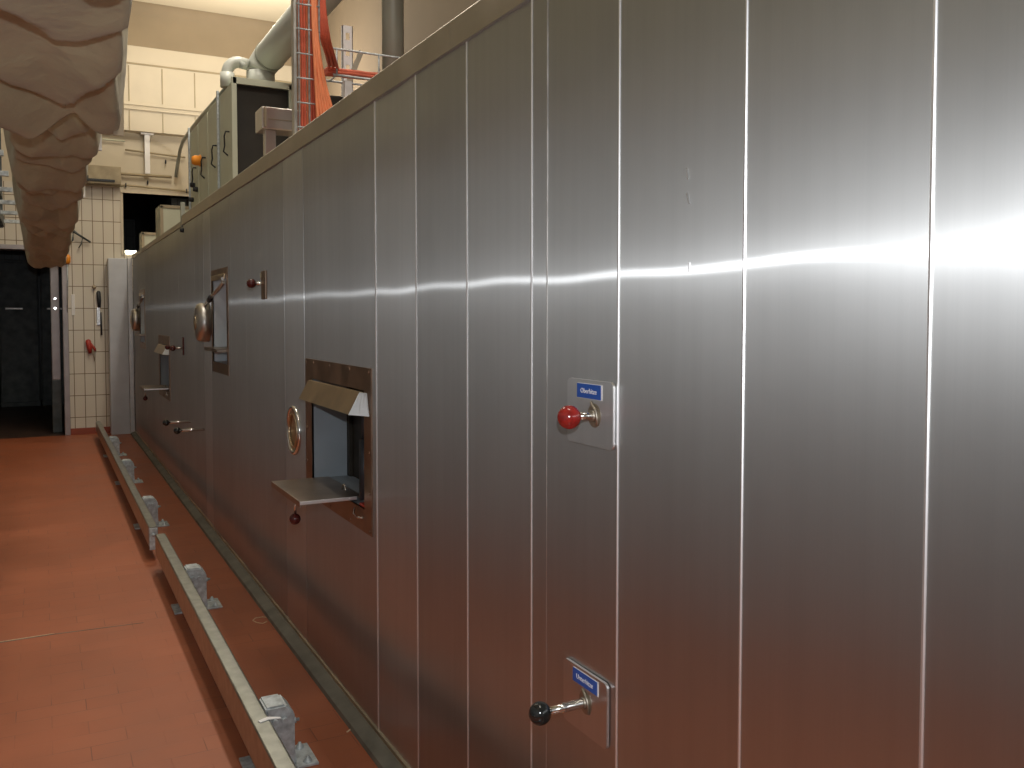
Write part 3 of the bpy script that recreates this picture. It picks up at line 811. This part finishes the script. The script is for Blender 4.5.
for k in range(6):
    u = k/5
    cable([(1.215+.165*u, ly-.08+.04*(k % 2), RZ+.002), (1.205+.085*u, ly-.03, 2.52), (1.195+.03*u, ly-.02+.01*(k % 2), 2.80), (1.19+.015*u, ly, 3.15), (1.20+.015*u, ly, 3.7), (1.205+.015*u, ly+.01, 4.6)], .0085, 'cable_o',
          'bright orange cable fanning out in a loose bunch onto the oven edge', 'fanned orange cables')
for k in range(5):
    cable([(1.40+.012*k, 4.79, 2.90+.012*(k % 2)), (1.335+.010*k, ly+.26, 2.905+.012*(k % 2)), (1.27+.010*k, ly+.14, 2.98), (1.245+.009*k, ly+.12, 3.2), (1.243+.009*k, ly+.12, 3.7), (1.243+.009*k, ly+.12, 4.6)], .008, 'cable_r',
          'thick red cable hanging right of the cable ladder and bending into the level tray', 'thick red vertical cables')
# cable tray with red cables lying in it
TR = thing('cable_tray', 'shallow wire cable tray lying level behind the orange cables', 'cable tray', (1.6, 4.9, 2.84))
for z, y in ((2.86, 4.78), (2.86, 4.92), (3.00, 4.78)):
    bm = BM(); tube(bm, [(1.42, y, z), (2.2, y, z)], .006, 8); obj('tray_wire', bm, 'galv', TR)
for k in range(4):
    bm = BM(); x = 1.44+.24*k; tube(bm, [(x, 4.92, 2.86), (x, 4.78, 2.86), (x, 4.78, 3.00)], .005, 8); obj('tray_rib', bm, 'galv', TR)
for x in (1.5, 2.1):
    bm = BM(); box(bm, x, x+.04, 4.83, 4.87, RZ, 2.852, .002); obj('tray_leg', bm, 'white', TR)
for k in range(6):
    o = .011*(k % 3); zz = 2.875+.02*(k//3)
    cable([(1.39, 4.80+o*2.4, zz), (1.55, 4.81+o*2.2, zz+.01*((k+1) % 2)), (1.75, 4.80+o*2.4, zz+.004), (2.0, 4.81+o*2, zz), (2.2, 4.80+o*2.4, zz)], .0105, 'cable_r',
          'red cable lying level in the cable tray', 'red cables in the cable tray')
# junction beam of painted steel on a leg
JB = thing('motor_housing', 'pale grey steel box on a square leg in front of the open cabinet', 'housing', (1.2, 5.2, RZ))
bm = BM(); box(bm, 1.115, 1.46, 5.15, 5.33, 2.612, 2.735, .006); obj('housing_box', bm, 'clear', JB)
bm = BM(); box(bm, 1.125, 1.14, 5.136, 5.149, 2.618, 2.73, .003); box(bm, 1.15, 1.45, 5.144, 5.149, 2.664, 2.668); obj('end_flange', bm, 'concrete', JB)
bm = BM(); box(bm, 1.14, 1.20, 5.18, 5.24, RZ, 2.611, .003); obj('leg', bm, 'clear', JB)
bm = BM(); box(bm, 1.38, 1.44, 5.18, 5.24, RZ, 2.611, .003); obj('leg', bm, 'clear', JB)
bm = BM(); box(bm, 1.46, 1.70, 4.98, 5.3, RZ, 2.80, .01); tag(obj('fan_housing', bm, 'cab_dk', None, (1.58, 5.1, RZ)), 'black box on the oven roof behind the fanned orange cables', 'housing')
# small cabinets further down
def small_cab(label, x0, x1, y0, y1, z1):
    t = thing('junction_box', label, 'box', ((x0+x1)/2, (y0+y1)/2, RZ), 'small cabinets at the far oven top')
    bm = BM(); box(bm, x0, x1, y0, y1, RZ, z1, .006); obj('box_body', bm, 'concrete' if False else 'cab', t)
    bm = BM(); box(bm, x0, x0+.03, y0-.012, y0-.001, RZ+.03, z1-.004, .002); box(bm, x1-.02, x1, y0-.012, y0-.001, RZ+.03, z1-.004, .002); box(bm, x0, x1, y0-.012, y0-.001, z1-.03, z1, .002); obj('box_rim', bm, 'concrete', t)
    bm = BM(); box(bm, x0+.07, x0+.14, y0-.006, y0-.001, RZ+.07, RZ+.10, .001); obj('box_handle', bm, 'rubber', t)
small_cab('grey junction box on the oven top beside the cabinet, nearer of the two', 1.06, 1.36, 9.6, 10.0, 2.665)
small_cab('grey junction box on the oven top, farther of the two, before the dark opening', 1.06, 1.28, 11.5, 11.8, 2.55)

# ------------------------------------------------------------------ things on and at the back wall
def pxz(px, py):      # reading off the wall face
    return (px-66)*.01165+.275, 1.55+(316-py)*.01335
# stainless column between wall and oven
CO = thing('steel_column', 'tall pale stainless cover column between tiled wall and far oven end', 'column', (.88, 12.78, 0))
bm = BM(); box(bm, .76, .985, 12.66, 12.88, 0, 2.30, .004); obj('column_cover', bm, 'column', CO)
bm = BM(); box(bm, .987, 1.045, 12.64, 12.86, 0, 2.31, .003); obj('corner_profile', bm, 'steel', CO)
# lamp in the high opening
LA = thing('tube_lamp', 'short lit fluorescent tube glowing in the dark opening above the oven end', 'lamp', (1.05, 13.0, 2.38))
bm = BM(); box(bm, .985, 1.115, 12.94, 13.0, 2.362, 2.385, .003); obj('lamp_holder', bm, 'white', LA)
bm = BM(); tube(bm, [(.985, 12.93, 2.405), (1.12, 12.93, 2.405)], .018, 12); obj('lamp_tube', bm, 'lamp', LA)
# pipes on the wall
def wpipe(pts, r, mat, label):
    bm = BM(); tube(bm, pts, r, 12); return tag(obj('wall_pipe', bm, mat, None, pts[0]), label, 'pipe')
wy = YB-.06
wpipe([(.3, wy, 3.86), (1.0, wy, 3.85)], .012, 'cab', 'thin pale green pipe on the wall left of the beam end')
wpipe([(.5, wy, 3.42), (1.57, wy-.02, 3.42)], .020, 'cream_dk', 'brown pipe running level over the tiles above the dark opening')
wpipe([(.93, wy, 3.26), (1.0, wy, 3.275), (1.78, wy, 3.245), (2.2, wy, 3.24)], .014, 'cream_dk', 'thin pipe directly over the top edge of the dark opening')
wpipe([(1.0, wy, 3.74), (1.75, wy, 3.70)], .012, 'cream_dk', 'thin pipe in the shadow under the beam')
bm = BM(); box(bm, 1.235, 1.30, YB-.10, YB-.04, 3.44, 3.96, .004); box(bm, 1.19, 1.35, YB-.12, YB-.02, 3.955, 3.975, .002)
tag(obj('support_post', bm, 'white', None, (1.27, YB-.07, 3.44)), 'short white post hanging under the beam over the dark opening', 'post')
for (x, z) in ((1.0, 3.275), (1.27, 3.33), (1.50, 3.62), (1.76, 3.25)):
    bm = BM(); ring(bm, (x, wy, z), .022, .008, 'X', 16, 8); box(bm, x-.006, x+.006, wy+.022, YB, z-.01, z+.01)
    tag(obj('pipe_clip', bm, 'rubber', None, (x, wy, z)), 'dark pipe clip on the back wall above the dark opening', 'clip', 'pipe clips on the back wall')
bm = BM(); box(bm, .50, .55, YB-.23, YB-.201, 3.28, 3.35, .004); box(bm, .55, .86, YB-.215, YB-.201, 3.285, 3.315, .003)
tag(obj('cable_shelf', bm, 'rubber', None, (.5, YB-.2, 3.28)), 'black strip and block fixed under the concrete lintel', 'bracket')

# hose reel hook, grip tools
HK = thing('wall_hook', 'white ring and dark swivel hook on the tiled pier beside the doorway', 'hook', (.29, YB, 2.75))
x, z = .295, 2.70
bm = BM(); ring(bm, (x, YB-.05, z), .055, .013, 'Y', 28, 10); tube(bm, [(x, YB-.05, z+.05), (x, YB, z+.05)], .01, 8); obj('hook_ring', bm, 'white', HK)
bm = BM(); tube(bm, [(x-.04, YB-.05, z-.09), (x+.08, YB-.07, z-.06), (x+.13, YB-.07, z-.10), (x+.27, YB-.05, z-.19)], [.016, .02, .014, .012], 10)
tube(bm, [(x+.18, YB-.06, z-.14), (x+.16, YB-.06, z-.22), (x+.13, YB-.05, z-.27)], .007, 8); tube(bm, [(x+.06, YB-.06, z-.07), (x+.06, YB-.06, z-.17), (x+.02, YB-.06, z-.2)], .014, 8)
tube(bm, [(x+.08, YB-.07, z-.06), (x+.08, YB, z-.06)], .01, 8)
obj('hook_arm', bm, 'dark_steel', HK)
CL = thing('control_pendant', 'orange control grip hanging on a grey cord at the door jamb', 'control', (.285, YB, 2.25))
x = .29
bm = BM(); lathe(bm, [(.02, -.06), (.038, -.04), (.04, .03), (.025, .06), (.01, .062)], (x, YB-.05, 2.28), 'Z', 18); obj('grip', bm, 'orange', CL)
bm = BM(); tube(bm, [(x-.01, YB-.05, 2.34), (x-.005, YB-.05, 2.5), (x, YB-.03, 2.6)], .006, 8); tube(bm, [(x, YB-.05, 2.22), (x, YB-.04, 2.0), (x-.01, YB-.03, 1.6)], .008, 8); obj('cord', bm, 'galv', CL)
bm = BM(); box(bm, .33, .37, YB-.012, YB, 1.56, 1.83, .003); tag(obj('wall_tag', bm, 'white', None, (.35, YB, 1.56)), 'narrow white strip fixed to the tiles beside the doorway', 'tag')
# knob, scraper
bm = BM(); lathe(bm, [(.001, -.05), (.022, -.045), (.026, -.02), (.012, -.01), (.012, 0)], (.60, YB, 1.93), 'Y', 16); tag(obj('peg', bm, 'hem', None, (.60, YB, 1.93)), 'small cream peg on the tiles above the black-handled scraper', 'peg')
SP = thing('scraper', 'black-handled scraper with thin blade hanging on the white tiles', 'scraper', (.655, YB, 1.5))
x = .655
bm = BM(); tube(bm, [(x-.005, YB-.02, 1.88), (x-.006, YB-.025, 1.86), (x, YB-.028, 1.75), (x+.003, YB-.025, 1.66)], [.012, .026, .026, .018], 12); obj('handle', bm, 'rubber', SP)
bm = BM(); box(bm, x-.03, x+.01, YB-.02, YB-.014, 1.43, 1.66, .001); obj('blade', bm, 'chrome', SP)
bm = BM(); tube(bm, [(x+.02, YB-.02, 1.60), (x+.022, YB-.02, 1.30)], [.008, .012], 8); obj('bristle_rod', bm, 'rubber', SP)
# red nozzle
NZ = thing('spray_nozzle', 'red spray nozzle hanging on the white tiles', 'nozzle', (.53, YB, 1.1))
x = .53
bm = BM(); tube(bm, [(x-.02, YB-.03, 1.24), (x-.015, YB-.035, 1.22), (x, YB-.04, 1.14), (x+.005, YB-.04, 1.06)], [.02, .034, .036, .02], 12); tube(bm, [(x+.01, YB-.04, 1.2), (x+.06, YB-.04, 1.12), (x+.07, YB-.035, 1.09)], [.012, .018, .012], 10); tube(bm, [(x, YB-.04, 1.2), (x, YB, 1.2)], .008, 8); obj('nozzle_body', bm, 'red', NZ)
bm = BM(); tube(bm, [(x+.03, YB-.035, 1.13), (x+.06, YB-.035, .96)], .006, 8); obj('nozzle_pin', bm, 'hem', NZ)
# things in the dark room
bm = BM(); box(bm, .09, .20, YB+.36, YB+.44, .70, 2.36, .01); 
for z in (1.65, 1.78): lathe(bm, [(.018, -.012), (.02, 0)], (.145, YB+.36, z), 'Y', 14, mi=1)
tag(obj('sliding_door_post', bm, ['jamb', 'chrome'], None, (.14, YB+.4, .7)), 'grey metal post with two bright round bolts just inside the dark doorway', 'post')
bm = BM(); box(bm, .085, .205, YB+.35, YB+.45, 0, .70, .01); tag(obj('post_foot', bm, 'dark_steel', None, (.14, YB+.4, 0)), 'dark foot under the grey metal post inside the doorway', 'post')
for k in range(4):
    x0 = -1.9+.62*k
    L_ = thing('locker', 'dark metal locker against the far wall of the dark room', 'locker', (x0+.3, 17.6, 0), 'lockers in the dark room')
    bm = BM(); box(bm, x0, x0+.6, 17.3, 17.9, 0.0, 2.5, .01); obj('locker_body', bm, 'dark_steel', L_)
    bm = BM(); box(bm, x0+.02, x0+.58, 17.27, 17.299, .08, 2.45, .006); d = obj('locker_door', bm, 'dark_steel', L_)
    bm = BM(); box(bm, x0+.10, x0+.36, 17.23, 17.269, 1.66, 1.69, .004); obj('handle', bm, 'steel', d)

# ------------------------------------------------------------------ lights
def area(name, loc, rot, sx, sy, w, c):
    l = bpy.data.lights.new(name, 'AREA'); l.shape = 'RECTANGLE'; l.size = sx; l.size_y = sy; l.energy = w; l.color = c
    o = bpy.data.objects.new(name, l); COL.objects.link(o); o.location = loc; o.rotation_euler = rot; return o
warm = (1, .91, .78)
for k, (y, e) in enumerate(((-1.5, 22), (2.5, 44), (6.5, 50), (10.2, 42))):
    area('overhead_light', (1.5, y, 5.4), (0, 0, 0), .25, 1.6, e, warm)
for k, y in enumerate((1.5, 6)):
    area('overhead_light', (.80, y, 5.4), (0, 0, 0), .2, 1.5, 24, warm)  # unseen row added to brighten the floor between rail and oven
area('overhead_light', (-1.1, 3.5, 5.4), (0, 0, 0), .3, 1.5, 16, warm)
area('ceiling_fill', (2.3, 10.2, 3.6), (PI, 0, 0), .3, 1.2, 140, warm)  # added light without a fixture, brightens the far ceiling
fl = bpy.data.lights.new('camera_flash', 'POINT'); fl.energy = 70; fl.shadow_soft_size = .016; fl.color = (.93, .96, 1)
fo = bpy.data.objects.new('camera_flash', fl); COL.objects.link(fo); fo.location = (0.0, -.03, 1.725)

w = bpy.data.worlds.new('hall_air'); sc.world = w; w.use_nodes = True
w.node_tree.nodes['Background'].inputs[0].default_value = (.9, .8, .65, 1); w.node_tree.nodes['Background'].inputs[1].default_value = .02

# ------------------------------------------------------------------ camera
cd = bpy.data.cameras.new('camera'); co = bpy.data.objects.new('camera', cd); COL.objects.link(co)
cd.sensor_fit = 'HORIZONTAL'; cd.sensor_width = 36; cd.lens = 890/1024*36; cd.shift_y = -(384-353)/1024; cd.clip_start = .05
co.location = (0, 0, 1.55)
co.rotation_euler = (PI/2-math.radians(2.3806), 0, -math.radians(27.767))
sc.camera = co
sc.view_settings.view_transform = 'Standard'; sc.view_settings.look = 'None'; sc.view_settings.gamma = 1
sc.view_settings.exposure = 0.22
sc.view_settings.use_curve_mapping = False
